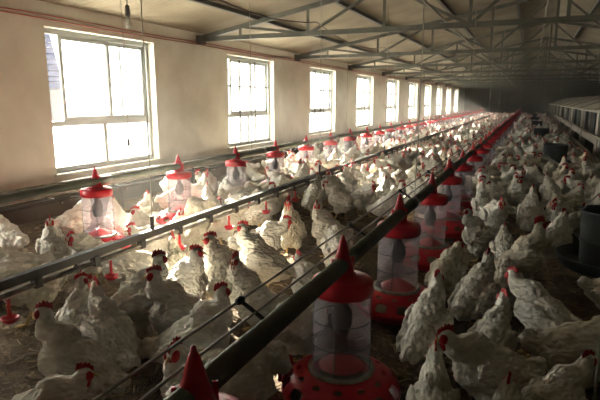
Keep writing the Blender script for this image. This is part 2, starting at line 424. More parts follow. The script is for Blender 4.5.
# hanging bulb and pull switch near the first window
r_ = empty('hanging_bulb', (-3.9, 4.47, roof_z(-3.9)-.13)); tag(r_, 'unlit glass bulb in a dark holder hanging above the nearest window', 'light bulb')
MB().tube([(0,0,.12),(0,0,-.27)], .006, 6).build('flex', M['black'], r_)
MB().lathe([(0,-.25),(.022,-.26),(.028,-.32),(.028,-.37),(0,-.37)], 14).build('bulb_holder', M['trussdark'], r_, True)
MB().lathe([(.018,-.365),(.022,-.40),(.035,-.43),(.036,-.455),(.022,-.485),(0,-.495)], 16).build('bulb', M['bulb'], r_, True)
r_ = empty('pull_switch_cord', (-3.9, 4.37, roof_z(-3.9)-.02)); tag(r_, 'thin pull cord hanging in front of the nearest window', 'cord')
zz = .94 - r_.location.z
MB().tube([(0,0,0),(.01,0,zz/2),(.0,.0,zz)], .004, 6).build('cord', M['cord'], r_)
MB().lathe([(0,zz+.02),(.014,zz+.01),(.016,zz-.05),(.008,zz-.07),(0,zz-.07)], 10).build('pull_knob', M['black'], r_, True)

# ------------------------------------------------------------------ feeders
def make_feeder():
    root = empty('pan_feeder')
    n = 72
    # dish
    MB().lathe([(0,.022),(.20,.022),(.235,.04),(.262,.085),(.268,.085),(.262,.075),(.24,.03),(.20,.010),(0,.010)], 48).build('pan', M['red'], root, True)
    # feed in the dish
    MB().lathe([(0,.05),(.14,.048),(.225,.045)], 30).build('feed', M['straw'], root)
    # grille dome with round openings
    prof = [(.266,.070),(.268,.088),(.264,.104),(.256,.119),(.245,.132),(.231,.144),(.216,.154),(.199,.163),(.181,.170),(.163,.176),(.146,.180),(.130,.183)]
    mb = MB().lathe(prof, n)
    keep = [];
    for fi, f in enumerate(mb.f):
        ring, j = divmod(fi, n)
        hole = (ring in (2,3,4) and (j % 6) in (0,1,2)) or (ring in (7,) and (j+2) % 6 in (0,1))
        if not hole: keep.append(f)
    mb.f = keep; mb.mi = [0]*len(keep)
    g = mb.build('pan_grille', M['red'], root, True)
    s = g.modifiers.new('s','SOLIDIFY'); s.thickness = .005; s.offset = -1
    s = g.modifiers.new('u','SUBSURF'); s.levels = 1; s.render_levels = 1
    bake(g)
    MB().lathe([(.130,.172),(.146,.174),(.150,.184),(.146,.194),(.130,.196),(.122,.19)], 36).build('hopper_ring', M['railpale'], root, True)
    hp = MB().lathe([(.126,.186),(.126,.30),(.125,.45),(.124,.548)], 40).build('hopper', M['hopper'], root, True)
    ib = MB(); ib.lathe([(.022,.56),(.024,.48),(.045,.45),(.047,.40),(.036,.36),(.03,.35)], 20)
    ib.build('drop_tube', M['tube'], root, True)
    MB().lathe([(.0,.245),(.03,.235),(.075,.21),(.10,.195)], 24).build('inner_cone', M['red_dusty'], root, True)
    for j in range(4):
        a = PI/4 + j*PI/2
        MB().tube([(.128*math.cos(a), .128*math.sin(a), z) for z in (.19,.55)], .0022, 5).build('rib', M['trussdark'], root)
    for z in (.31, .42):
        MB().lathe([(.1265,z-.002),(.129,z-.002),(.129,z+.002),(.1265,z+.002)], 36).build('hoop', M['trussdark'], root)
    MB().lathe([(.116,.535),(.132,.535),(.135,.545),(.134,.585),(.128,.597),(.105,.603),(.06,.612),(.058,.62)], 36).build('hopper_cap', M['red'], root, True)
    # saddle cone that grips the pipe: tapering, slightly flattened, with a ridge
    cn = MB(); N = 20
    prof = [(.056,.600),(.054,.62),(.050,.65),(.040,.68),(.029,.71),(.021,.74),(.014,.765),(.008,.775),(0,.777)]
    cn.lathe(prof, N)
    cn.v = [(x*1.0, y*.85, z) for x, y, z in cn.v]
    cn.box(-.055,-.006,.60,-.042,.006,.69); cn.box(.042,-.006,.60,.055,.006,.69)
    cn.build('pipe_saddle', M['red'], root, True)
    MB().lathe([(.0,.79),(.006,.787),(.008,.775),(.006,.765)], 10).build('cap_pin', M['red'], root, True)
    return root
XA, XC = -.69, -3.42
f0 = make_feeder(); fk = kids_of(f0)
FA = [.935 + 1.105*i for i in range(-1, 40)]
FC = [1.04 + 1.18*i for i in range(-1, 38)]
def ordn(i): return ORD[i] if i < len(ORD) else str(i)
for line, xx, ys in (('right', XA, FA), ('left', XC, FC)):
    for i, y in enumerate(ys):
        if y > 45.5 : break
        o = f0 if (line == 'right' and i == 0) else copy_tree(f0, fk)
        o.location = (xx + rng.uniform(-.012,.012), y, 0); o.rotation_euler.z = rng.uniform(0, 1.5)
        if line == 'right':
            if i == 0: lab = 'red feeder with clear hopper on the near pipe, behind the camera'
            elif i == 1: lab = 'red feeder on the near pipe cut off by the bottom edge, only its top showing'
            elif i == 2: lab = 'large nearest fully seen red feeder with clear hopper under the grey-green pipe'
            else: lab = 'red pan feeder with clear hopper, %s back along the near grey-green pipe' % ordn(i)
        else:
            if i < 2: lab = 'red pan feeder of the window-side line, beyond the left edge'
            elif i == 2: lab = 'red pan feeder of the window-side line just outside the left edge'
            elif i == 3: lab = 'sunlit red feeder with clear hopper, nearest of the line on the window side'
            else: lab = 'red feeder with clear hopper on the window side, %s of that line' % ordn(i-2)
        tag(o, lab, 'feeder', 'feeders on the %s' % ('near pipe' if line == 'right' else 'window-side pipe'))
def long_pipe(x, z, r, m, name, lab, cat, y0=-1.5, y1=46):
    mb = MB(); mb.tube([(x, y0, z),(x, y1, z)], r, 16, cap=True)
    o = mb.build(name, m, None, True); return tag(o, lab, cat)
def feed_pipe(x, lab, ys):
    root = empty('feed_pipe', (x, 0, .66)); tag(root, lab, 'pipe')
    MB().tube([(0,-1.6,0),(0,46,0)], .034, 18, cap=True).build('auger_tube', M['pipe'], root, True)
    for y in range(0, 46, 3):
        MB().tube([(0,y+.45,0),(0,y+.57,0)], .039, 16).build('pipe_coupling', M['pipe'], root, True)
    return root
feed_pipe(XA, 'thick grey-green feed pipe carrying the near feeders, running diagonally from bottom centre', FA)
feed_pipe(XC, 'grey feed pipe carrying the feeders on the window side', FC)
# anti-perch wires with black spacers above the near pipe
def perch_wire(x, z, lab):
    tag(MB().tube([(x, -1.6, z),(x, 46, z)], .0045, 6).build('perch_wire', M['wire']), lab, 'wire')
perch_wire(XA-.10, .735, 'dark thin anti-perch wire above the near feed pipe, left of the two')
perch_wire(XA-.045, .705, 'thin anti-perch wire close beside the near feed pipe, right of the two')
i = 0
for y in np.arange(.62, 20, 1.105):
    i += 1
    r_ = empty('wire_clamp', (XA-.10, y+.72, .735))
    MB().ell((0,0,0), (.014,.024,.013)).build('clamp_body', M['black'], r_, True)
    MB().tube([(0,0,0),(.06,0,-.035),(.085,0,-.05)], .007, 8).build('clamp_arm', M['black'], r_, True)
    tag(r_, 'black wire clamp on the near feed pipe, %s from the bottom edge' % ORD[i], 'clamp', 'black wire clamps')

# ------------------------------------------------------------------ drinker line
XD = -2.27
root = empty('drinker_line', (XD, 0, 0)); tag(root, 'dark aluminium drinker rail with pale pipe below, running diagonally across the left', 'drinker rail')
MB().box(-.03, -1.5, .455, .012, 46, .50).build('support_rail', M['rail'], root)
MB().tube([(.005,-1.5,.425),(.005,46,.425)], .014, 12).build('water_pipe', M['railpale'], root, True)
for i in range(100):
    y = .2 + i*.40
    if y > 38: break
    MB().box(-.018, y-.02, .405, .024, y+.02, .46).build('pipe_clip', M['rail'], root)
for i in range(12):
    y = -.35 + 3.08*i
    MB().box(-.016, y-.012, .49, .000, y+.012, .59).build('hanger', M['rail'], root)
cupm = MB(); cupm.lathe([(0,-.012),(.026,-.010),(.038,.004),(.042,.018),(.039,.018),(.034,.006),(.02,-.002),(0,-.003)], 22)
cup_me = cupm.mesh('cup', M['red'], True)
stem_me = MB().tube([(0,0,.11),(0,0,.02)], .009, 8).mesh('nipple', M['red_dusty'], True)
for i in range(64):
    y = 1.63 + .70*i*.98
    if y > 45: break
    c = new('drinker_cup', cup_me, root); c.location = (.005, y, .29)
    s = new('drinker_nipple', stem_me, c); s.location = (0,0,0)

# perch rack along the left wall
root = empty('perch_rack', (XL+.45, 0, 0)); tag(root, 'long low rack of pale perch pipes along the foot of the window wall', 'perch rack')
for (dx, z, m, r) in ((-.27,.40,'rail',.016),(-.15,.42,'railpale',.014),(-.02,.40,'rail',.022),(.10,.36,'railpale',.015),(.2,.31,'rail',.018)):
    MB().tube([(dx,-1.5,z),(dx,46,z)], r, 8).build('perch_pipe', M[m], root, True)
for i in range(48):
    y = -1 + i
    MB().bar((-.29,y,.38),(.22,y,.275), .02, .02).build('cross_bar', M['railpale'], root)
    if i % 2 == 0:
        MB().box(-.21,y-.012,0,-.185,y+.012,.38).build('post', M['rail'], root)
        MB().box(.11,y-.012,0,.135,y+.012,.30).build('post', M['rail'], root)

# ------------------------------------------------------------------ suspension cords
def cord(x, y, z0, lab, grp, r=.004):
    z1 = roof_z(x) - .09
    tag(MB().tube([(x,y,z1),(x+.01,y,z0+(z1-z0)*.4),(x,y,z0)], r, 5).build('suspension_cord', M['cord']), lab, 'cord', grp)
for i in range(14):
    y = 3.55 + 3.3*i
    if y > 45: break
    cord(XA, y+.02, .69, 'thin pale cord from the roof holding up the near feed pipe, %s one back' % ORD[i+1], 'cords of the near feed pipe')
for i in range(14):
    y = 2.73 + 3.08*i
    if y > 45: break
    cord(XD-.008, y, .55, 'thin pale cord from the roof holding up the drinker rail, %s one back' % ORD[i+1], 'cords of the drinker rail')
for i in range(11):
    y = 2.4 + 4*i
    cord(XC, y-.2, .69, 'thin pale cord from the roof holding up the window-side feed pipe, %s one back' % ORD[i+1], 'cords of the window-side pipe')
o = MB().tube([(.335, 2.3, roof_z(.335)-.03),(.335, 2.3, .004)], .007, 8).build('suspension_cord', M['cord'])
tag(o, 'pale vertical cord at the lower right edge, nearest cord to the camera', 'cord')

# ------------------------------------------------------------------ hanging tube feeders at right
def make_tube():
    root = empty('tube_feeder')
    MB().lathe([(0,0),(.28,0),(.315,.02),(.345,.085),(.352,.085),(.35,.075),(.322,.008),(.29,-.012),(0,-.012)], 48).build('feed_tray', M['tube'], root, True)
    MB().lathe([(.195,.03),(.20,.05),(.205,.2),(.215,.395),(.224,.40),(.224,.41),(.208,.41),(.200,.2),(.192,.05)], 40).build('tub', M['tube'], root, True)
    MB().lathe([(.205,.19),(.213,.19),(.213,.205),(.206,.205)], 40).build('tub_band', M['tube'], root, True)
    MB().lathe([(0,.34),(.1,.335),(.2,.30)], 24).build('feed', M['straw'], root, True)
    b = MB(); b.tube([(-.21,0,.40),(-.12,0,.52),(0,0,.58),(.12,0,.52),(.21,0,.40)], .005, 6); b.build('bail', M['wire'], root, True)
    return root
tf = make_tube(); tfk = kids_of(tf)
TUBES = [(.60,4.12,.19),(.50,11.1,.13),(.36,17.6,.12),(.3,24.0,.12),(.25,30.5,.12),(.22,37,.12)]
for i, (x, y, z) in enumerate(TUBES):
    o = tf if i == 0 else copy_tree(tf, tfk)
    o.location = (x, y, z)
    tag(o, ['large dark grey tub feeder hanging at the right edge','dark hanging tub feeder among the hens, second from the right edge',
            'dark hanging tub feeder, third one back','dark hanging tub feeder, fourth one back','dark hanging tub feeder, fifth one back','dark hanging tub feeder, farthest one back'][i],
        'tub feeder', 'dark hanging tub feeders')
    cord(x, y, z+.57, 'thin cord holding the dark tub feeder, %s one back' % ORD[i+1], 'cords of the tub feeders')

# ------------------------------------------------------------------ nest boxes on a raised slatted platform
NX = 1.42
def make_nest():
    root = empty('nest_box_unit')
    L_ = 4.0
    mb = MB(); z0, zr, zt = .42, 1.13, 1.52
    mb.box(.0,-L_/2,z0-.06,1.1,L_/2,z0); mb.box(1.08,-L_/2,z0,1.1,L_/2,zt)
    mb.box(.0,-L_/2,zr-.05,.03,L_/2,zr+.0); mb.box(.0,-L_/2,z0,.03,L_/2,z0+.07)
    mb.build('nest_shell', M['nest'], root)
    for s in (-1, 1):
        MB().box(-.03,s*(L_/2-.1)-.1,.0,.10,s*(L_/2-.1)+.1,zr).build('post', M['nest'], root)
    for y in (-1.1, 0, 1.1):
        MB().box(.01,y-.012,z0+.07,1.05,y+.012,zr-.05).build('divider', M['curtain'] if y else M['nest'], root)
    for y in (-1.45,-.52,.52,1.45):
        MB().box(.05,y-.36,z0+.09,.058,y+.36,zr-.05).build('curtain', M['curtain'], root)
    r = MB(); r.add([(-.12,-L_/2,zr-.02),(-.12,L_/2,zr-.02),(1.1,L_/2,zt+.02),(1.1,-L_/2,zt+.02),(-.12,-L_/2,zr+.01),(-.12,L_/2,zr+.01),(1.1,L_/2,zt+.05),(1.1,-L_/2,zt+.05)],
        [(0,1,2,3),(7,6,5,4),(0,4,5,1),(3,2,6,7),(0,3,7,4),(1,5,6,2)])
    rf = r.build('nest_roof', M['nest'], root)
    MB().bar((-.12,L_/2-.02,zr+.02),(1.1,L_/2-.02,zt+.06), .05, .025).build('roof_seam', M['wood'], rf)
    MB().tube([(-.22,-L_/2,.66),(-.22,L_/2,.66)], .02, 8).build('perch_rail', M['wood'], root, True)
    for y in (-1.6,0,1.6): MB().bar((0,y,.6),(-.22,y,.65), .02, .02).build('perch_arm', M['wood'], root)
    return root
n0 = make_nest(); nk = kids_of(n0); NY = [11.4 + 4.02*i for i in range(9)]
for i, y in enumerate(NY):
    o = n0 if i == 0 else copy_tree(n0, nk)
    o.location = (NX, y, 0)
    tag(o, 'pale slope-roofed nest box unit along the right side, %s of the row' % (ORD[i+1] if i else 'nearest'), 'nest box', 'nest box row at right')
root = empty('slatted_step', (NX-.3, 0, 0)); tag(root, 'low timber slatted step in front of the nest boxes', 'platform')
for i in range(3):
    MB().box(-.01+i*.085, 10.6, .225, -.09+i*.085+.05, 45, .26).build('slat', M['wood'], root)
for i in range(12):
    y = 10.8 + i*3.05
    MB().box(-.1, y-.03, 0, .26, y+.03, .225).build('step_leg', M['wood'], root)

# ------------------------------------------------------------------ hens
def rotY(a): return Matrix.Rotation(a, 3, 'Y')
def rotZ(a): return Matrix.Rotation(a, 3, 'Z')
def spheres(mb, pts):                      # chain of overlapping ellipsoids between stations (x,y,z,r)
    for (a, b) in zip(pts[:-1], pts[1:]):
        d = math.dist(a[:3], b[:3]); n = max(2, int(d/.012))
        for i in range(n+1):
            t = i/n; q = [a[j]*(1-t)+b[j]*t for j in range(4)]
            mb.ell(q[:3], (q[3],)*3, nu=12, nv=8)

def build_hen(name, pose, voxel=.0068, comb=1.0, fat=1.0, hyaw=0, fm='feather', tail=1.0, seed=0, low=False, cm='comb'):
    dz = -.105 if pose == 'sit' else 0
    tilt = {'alert': -.50, 'mid': -.30, 'peck': .22, 'sit': -.12, 'rooster': -.58, 'eat': .02}[pose]
    mb = MB()
    piv = Vector((0,0,.22)); T = rotY(tilt)
    def P(x, y, z): q = T @ (Vector((x,y,z)) - piv) + piv; return (q.x, q.y, q.z + dz)
    def E(c, r, a=0, az=0): mb.ell(P(*c), r, rot=T @ rotZ(az) @ rotY(a), nu=20, nv=14)
    f = fat
    E((.0,0,.250), (.145,.108*f,.118*f)); E((.075,0,.245), (.092,.094*f,.108*f), -.3); E((-.095,0,.252), (.10,.092*f,.098*f), .1)
    E((-.135,0,.262), (.085,.070*f,.078*f), .2)
    fl = P(-.03,0,.2); mb.ell((fl[0], 0, fl[2]-.02), (.105,.088*f,.085), nu=18, nv=12)
    # short tail fan
    for k, (sy, aa) in enumerate(((0,.55),(.020,.42),(-.020,.42),(.010,.75),(-.010,.75),(.032,.25),(-.032,.25))):
        E((-.205, sy*1.1, .285+.05*(aa-.5)+.012*tail), (.062*tail,.016,.032), aa, sy*3)
    # folded wings
    for s in (-1, 1):
        E((.015, s*.094*f, .262), (.115,.026,.072), .10, s*.06)
        E((-.07, s*.090*f, .258), (.105,.020,.052), .15, -s*.12)
        E((-.135, s*.070*f, .262), (.075,.014,.030), .18, -s*.22)
        t_ = P(.0, s*.058, .165); mb.ell((t_[0]-.005, t_[1], .145 if dz == 0 else .07), (.052,.042,.066), nu=14, nv=10)
    # neck + head
    nb = P(.105,0,.325)
    if pose == 'alert': hx, hz = .118, .485; ctl = (.118,0,.40)
    elif pose == 'rooster': hx, hz = .115, .53; ctl = (.112,0,.43)
    elif pose == 'mid': hx, hz = .205, .425; ctl = (.165,0,.365)
    elif pose == 'sit': hx, hz = .165, .365; ctl = (.150,0,.30)
    elif pose == 'eat': hx, hz = .27, .225; ctl = (.225,0,.30)
    else: hx, hz = .275, .095; ctl = (.235,0,.215)
    b0 = P(.065,0,.265)
    wide = 1.15 if pose in ('rooster','sit') else 1.0
    spheres(mb, [(*b0,.098*wide), (*nb,.076*wide), (*ctl,.051*wide), ((ctl[0]+hx)/2,0,(ctl[2]+hz)/2,.040*wide), (hx,0,hz,.031)])
    pitch = {'alert':.1,'rooster':.0,'mid':.25,'sit':.15,'eat':.9,'peck':1.15}[pose]
    HM = Matrix.Translation((hx,0,hz)) @ Matrix.Rotation(hyaw,4,'Z') @ Matrix.Rotation(pitch,4,'Y')
    def Hp(x,y,z): q = HM @ Vector((x,y,z)); return (q.x,q.y,q.z)
    mb.ell(Hp(.008,0,.004), (.036,.026,.028), rot=HM.to_3x3(), nu=14, nv=10)
    base = mb.build('tmp', M['feather'])
    rm = base.modifiers.new('r','REMESH'); rm.mode = 'VOXEL'; rm.voxel_size = voxel*(2.1 if low else 1); rm.use_smooth_shade = True
    sm = base.modifiers.new('s','SMOOTH'); sm.factor = .5; sm.iterations = 2 if low else 5
    bake(base); me = base.data
    n = len(me.vertices); co = np.empty(n*3, 'f'); me.vertices.foreach_get('co', co); co = co.reshape(-1,3)
    no = np.empty(n*3, 'f'); me.vertices.foreach_get('normal', no); no = no.reshape(-1,3)
    for i in range(n):
        x, y_, z = co[i]; k = 1.0 if (x-hx)**2+(z-hz)**2 > .07**2 else .15
        q = Vector((x*17+seed*9, y_*24, z*24)); a = noise.noise(q); b = noise.noise(Vector((x*45, y_*70+seed, z*70)))
        d_ = noise.voronoi(Vector((x*26+seed, y_*40, z*40)))[0][0]
        co[i] += no[i]*k*(.0090*a + .0055*b - .0075*(d_-.35))
    fb = MB(); fb.v = [tuple(v) for v in co]; fb.f = [tuple(p.vertices) for p in me.polygons]; fb.mi = [0]*len(fb.f)
    bpy.data.objects.remove(base)
    # legs and feet (part of the one body mesh)
    if pose != 'sit':
        for s in (-1, 1):
            sx = .035*s if pose != 'eat' else .0
            a0 = (.0+sx*.3, s*.055, .15); kx = (-.03+sx, s*.055, .105); ft = (.01+sx, s*.055, .014)
            fb.tube([a0, kx], [.026,.012], 8, k=1); fb.tube([kx, ft], [.0095,.0085], 8, k=1)
            for (dx, dy) in ((.065,0),(.055,.03),(.055,-.03),(-.035,0)):
                fb.tube([ft, (ft[0]+dx*.5, ft[1]+dy*.5, .010), (ft[0]+dx, ft[1]+dy, .005)], [.008,.006,.003], 6, k=1)
    hen = {}
    cl = comb*.62
    def comb_mb():
        c = MB(); t = .0042*(1+.4*(cl-1)); pts = []
        N = 5; base_pts = []
        prof = [(-.032,.004),(-.038,.020*cl),(-.034,.034*cl),(-.028,.026*cl),(-.020,.046*cl),(-.013,.031*cl),(-.003,.052*cl),(.005,.033*cl),(.014,.045*cl),(.020,.027*cl),(.028,.030*cl),(.034,.012),(.036,.0)]
        low_ = [(x, .004 if abs(x) < .03 else -.004) for x, z in prof]
        n_ = len(prof)
        lean = .25 if cl > 1.2 else .1
        vs = []
        for s in (-1, 1):
            for (x, z), (xb, zb) in zip(prof, low_):
                vs.append(Hp(x, s*t*.35 + lean*max(0,z-.01)*(1 if seed % 2 else -1) + .004*math.sin(x*160), .024+z)); vs.append(Hp(xb, s*t*1.5, .016+zb))
        fs = []
        for s in (0, 1):
            o_ = s*2*n_
            for i in range(n_-1):
                q = (o_+2*i, o_+2*i+1, o_+2*i+3, o_+2*i+2); fs.append(q if s else q[::-1])
        for i in range(n_-1): fs.append((2*i, 2*i+2, 2*n_+2*i+2, 2*n_+2*i)); fs.append((2*i+1, 2*n_+2*i+1, 2*n_+2*i+3, 2*i+3))
        fs += [(0, 2*n_, 2*n_+1, 1), (2*n_-2, 2*n_-1, 4*n_-1, 4*n_-2)]
        return c.add(vs, fs)
    def wattle_mb(s):
        c = MB(); c.ell(Hp(.024, s*.010, -.028-.016*cl), (.019*cl, .0065, .034*cl), rot=HM.to_3x3() @ Matrix.Rotation(-pitch,3,'Y'), nu=10, nv=8); return c
    def face_mb():
        c = MB()
        for s in (-1, 1): c.ell(Hp(.020, s*.0165, -.002), (.023,.0125,.023), rot=HM.to_3x3(), nu=12, nv=8)
        c.ell(Hp(.028,0,-.012), (.014,.013,.012), rot=HM.to_3x3(), nu=10, nv=7)
        return c
    def beak_mb():
        c = MB(); c.tube([Hp(.034,0,.001), Hp(.050,0,-.002), Hp(.064,0,-.009)], [.0095,.0065,.0012], 8); return c
    def eye_mb(s):
        c = MB(); c.ell(Hp(.021, s*.0245, .005), (.0052,.0035,.0052), nu=8, nv=6); return c
    if low:
        for src, k in ((comb_mb(),2),(wattle_mb(1),2),(wattle_mb(-1),2),(face_mb(),2),(beak_mb(),3)):
            fb.add(src.v, src.f, k)
        return fb.mesh('hen', [M[fm], M['shank'], M[cm], M['beak']], True)
    bm_ = fb.mesh('body', [M[fm], M['shank']], True)
    return dict(body=bm_, comb=comb_mb().mesh('comb', M[cm], False), wl=wattle_mb(1).mesh('wattle', M[cm], True), wr=wattle_mb(-1).mesh('wattle', M[cm], True),
                face=face_mb().mesh('face', M[cm], True), beak=beak_mb().mesh('beak', M['beak'], True), e1=eye_mb(1).mesh('eye', M['eye'], True), e2=eye_mb(-1).mesh('eye', M['eye'], True))

HENS = {
 'alert': build_hen('a', 'alert', seed=1), 'alertL': build_hen('a', 'alert', seed=2, hyaw=.9), 'alertR': build_hen('a', 'alert', seed=3, hyaw=-.9),
 'alertD': build_hen('a', 'alert', seed=5, hyaw=.3, fm='feather_dirty', cm='comb_dark', comb=1.1),
 'mid': build_hen('a', 'mid', seed=4), 'midR': build_hen('a', 'mid', seed=6, hyaw=-.7, fm='feather_cream'), 'midL': build_hen('a', 'mid', seed=7, hyaw=.7),
 'eat': build_hen('a', 'eat', seed=8), 'peck': build_hen('a', 'peck', seed=9, fm='feather_cream'),
 'sit': build_hen('a', 'sit', seed=10, fat=1.12), 'sitD': build_hen('a', 'sit', seed=12, fat=1.1, hyaw=1.2, fm='feather_dirty'),
 'rooster': build_hen('a', 'rooster', seed=11, comb=1.75, fm='feather_cream', tail=1.35, cm='comb'),
 'roosterD': build_hen('a', 'rooster', seed=14, comb=1.7, hyaw=.5, tail=1.3, cm='comb_dark'),
}
LOW = {k: build_hen('l', k2, seed=s, low=True, hyaw=hy, fm=fm) for k, k2, s, hy, fm in (
 ('alert','alert',21,0,'feather'), ('alertL','alert',22,.8,'feather_cream'), ('mid','mid',23,-.4,'feather'), ('eat','eat',24,0,'feather'),
 ('peck','peck',25,0,'feather_cream'), ('sit','sit',26,.3,'feather_dirty'))}
PLACED = []     # x, y, angle, length
def put_hen(x, y, ang, pose, scale=1.0, label=None, group=None, low=False, cat=None, z=0):
    if low:
        o = new('hen', LOW[pose]); root = o
    else:
        h = HENS[pose]; root = empty('rooster' if pose.startswith('rooster') else 'hen')
        new('body', h['body'], root)
        new('comb', h['comb'], root); new('wattle', h['wl'], root); new('wattle', h['wr'], root); fc = new('face_skin', h['face'], root)
        new('beak', h['beak'], root); new('eye', h['e1'], root); new('eye', h['e2'], root)
    root.location = (x, y, z); root.rotation_euler = (0,0,ang); root.scale = (scale,)*3
    tag(root, label, cat or ('rooster' if pose.startswith('rooster') else 'hen'), group)
    PLACED.append((x, y, ang)); return root

# NEAR: x, y on the litter; heading in degrees (0 = towards picture right, 90 = away, 180 = left, 270 = towards camera)
NEAR = [
 (-1.727,1.507,169,'alertD',0.954,'tall white hen at lower left with dark red comb, neck stretched up'),
 (-1.799,1.796,134,'alert',0.932,'big white hen seen from behind, right of the tall lower left hen'),
 (-2.091,1.868,91,'alertR',0.840,'white hen partly hidden behind the big white hen at lower left'),
 (-1.58,1.20,15,'mid',.84,'small white hen at the bottom edge near the left corner, red comb just showing'),
 (-1.897,2.122,18,'alertD',1.026,'white hen with dark head raised, right of the red drinker cup'),
 (-1.594,2.089,206,'alert',1.012,'white hen facing left, a sun patch on its back, left of the lowest red cone'),
 (-2.423,2.634,185,'eat',1.000,'white hen bent down beneath the drinker rail, only its round back showing'),
 (-1.830,2.448,-38,'alertL',1.003,'white hen below the drinker rail with dark red face turned to the right'),
 (-2.031,2.674,123,'rooster',0.840,'rooster with bright red comb just below the drinker rail'),
 (-1.735,2.739,244,'alertR',1.060,'sunlit white hen with bright red face, neck upright, left of the dark-combed rooster'),
 (-1.408,2.523,216,'roosterD',0.876,'sunlit rooster with large dark comb facing the camera left of centre'),
 (-1.643,3.085,179,'alert',1.016,'white hen behind the dark-combed rooster with head raised facing left'),
 (-1.891,3.572,-1,'mid',0.973,'sunlit white hen with dark red head facing right near picture centre'),
 (-1.835,4.021,257,'rooster',0.951,'tall rooster with bright red wattles in the sun left of the wires'),
 (-1.527,4.100,214,'alertL',0.994,'broad sunlit white hen standing right of centre under the long pipe wires'),
 (-1.114,2.751,118,'mid',0.911,'small white hen close left of the near feed pipe with its head low'),
 (-1.361,1.911,-6,'alertL',0.992,'backlit white hen with raised neck, just left of the pipe in the lower centre'),
 (-1.186,1.694,247,'sit',1.092,'white hen half hidden by the feed pipe beside the lowest red cone'),
 (-.98,1.58,45,'eat',1.05,'fluffy white hen at the bottom edge beneath the feed pipe'),
 (-1.00,2.26,60,'eat',1.0,'white hen resting behind the largest feeder, seen from behind'),
 (-1.280,3.642,90,'eat',1.000,'white hen beyond the pipe with tail towards the camera, feeding'),
 (-3.923,2.850,150,'mid',1.000,'white hen cut off by the left edge near the dark wall foot'),
 (-3.240,2.747,292,'alert',0.994,'white hen standing alone facing the camera in front of the window wall'),
 (-3.093,2.294,185,'eat',1.000,'white hen behind the drinker rail at far left with tail raised'),
 (-2.715,2.121,200,'peck',1.000,'white hen with rounded back bending down behind the drinker rail'),
 (-4.172,3.809,60,'sitD',1.000,'cream hen sitting behind the first window-side feeder on its left'),
 (-2.934,2.807,255,'mid',0.947,'white hen at the left of the first window-side feeder, red face showing'),
 (-2.645,3.202,217,'mid',0.919,'sunlit cream hen behind the drinker rail right of the first window-side feeder'),
 (-2.880,3.411,215,'alert',0.932,'sunlit hen with bright red face between the first two window-side feeders'),
 (-2.449,4.636,30,'alert',1.000,'sunlit white hen beyond the drinker rail, body to the right'),
 (-2.788,4.773,300,'eat',1.000,'sunlit white hen feeding by the second window-side feeder'),
 (-2.512,4.020,20,'mid',1.000,'sunlit white hen close beyond the drinker rail above the dark-combed rooster'),
 (-0.392,2.494,56,'alert',0.950,'white hen right of the second feeder, neck raised, seen half from behind'),
 (-0.209,3.088,42,'alertD',0.920,'white hen in the middle right with dark face turned right'),
 (-0.426,3.412,54,'midR',0.903,'white hen beside the second feeder looking to the camera'),
 (-0.087,2.477,45,'alertL',0.864,'white hen with red face in the middle of the right group, body to the left'),
 (-0.083,2.169,192,'mid',0.962,'large white hen seen from behind at lower right'),
 (-0.247,1.812,77,'alert',0.840,'white hen at the bottom edge seen from behind, red comb at its top'),
 (0.142,2.890,123,'mid',0.950,'white hen leaning left with red face and back to the right edge'),
 (0.017,3.778,2,'rooster',0.971,'pale rooster with big red comb standing upright facing right'),
 (-0.097,4.066,73,'mid',0.896,'white hen with red wattles left of the pale rooster'),
 (-0.065,3.357,65,'eat',0.911,'hen bending down in front of the pale rooster, red face low'),
 (0.333,2.692,348,'sit',1.120,'white hen resting at the right edge, head out of the picture'),
 (0.159,2.021,25,'mid',0.855,'white hen at the bottom right with red face turned down right'),
 (-0.006,1.808,63,'sit',0.848,'hen at the bottom edge with dark red comb, below the large rear-view hen'),
 (0.269,4.944,40,'sit',1.000,'white hen crouching left of the large dark tub feeder'),
 (.56,3.5,350,'eat',.85,'white hen standing below the tray of the large dark tub feeder'),
 (0.591,5.839,20,'sitD',1.000,'cream hen behind the tray of the large dark tub feeder'),
 (-0.314,4.467,188,'alert',0.935,'white hen standing upright right of the third feeder'),
 (-0.264,5.280,270,'mid',1.000,'white hen behind the upright hen near the third feeder'),
 (0.075,5.527,60,'alert',1.000,'white hen standing back view beyond the pale rooster'),
]
for (x, y, r, pose, s, lab) in NEAR:
    put_hen(x, y, R(r+23.6), pose, s, lab)

# the crowd, nearest first
def visible(x, y):
    dx, dy = x, y; a = math.degrees(math.atan2(-dx, dy)) - 23.576
    return -31 < a < 31
def clear(x, y, ang, dmin=.30):
    for (px, py, pa) in PLACED:
        dx, dy = x-px, y-py
        if abs(dx) > .5 or abs(dy) > .5: continue
        d = math.hypot(dx, dy)
        if d < dmin: return False
        if d < .46:
            t = math.atan2(dy, dx)
            need = .15 + .14*abs(math.cos(t-ang)) + .13*abs(math.cos(t-pa))
            if d < need: return False
    for (xx, ys, s) in ((XA, FA, 1.105), (XC, FC, 1.18)):
        if abs(x-xx) < .42:
            k = round((y-ys[0])/s); yy = ys[0]+k*s
            if math.hypot(x-xx, y-yy) < .40: return False
            if abs(x-xx) < .10: return False
    for (tx, ty, tz) in TUBES:
        if math.hypot(x-tx, y-ty) < .50 or (abs(x-tx*y/ty) < .42 and 0 < ty-y < 1.1): return False
    if abs(x-.335) < .2 and abs(y-2.3) < .25: return False
    return True
cand = []
g = random.Random(5)
def zone_x(x, y):
    if x < -4.28: return None
    if y > 10 and x > .92: return None
    if x > 1.0: return None
    return True
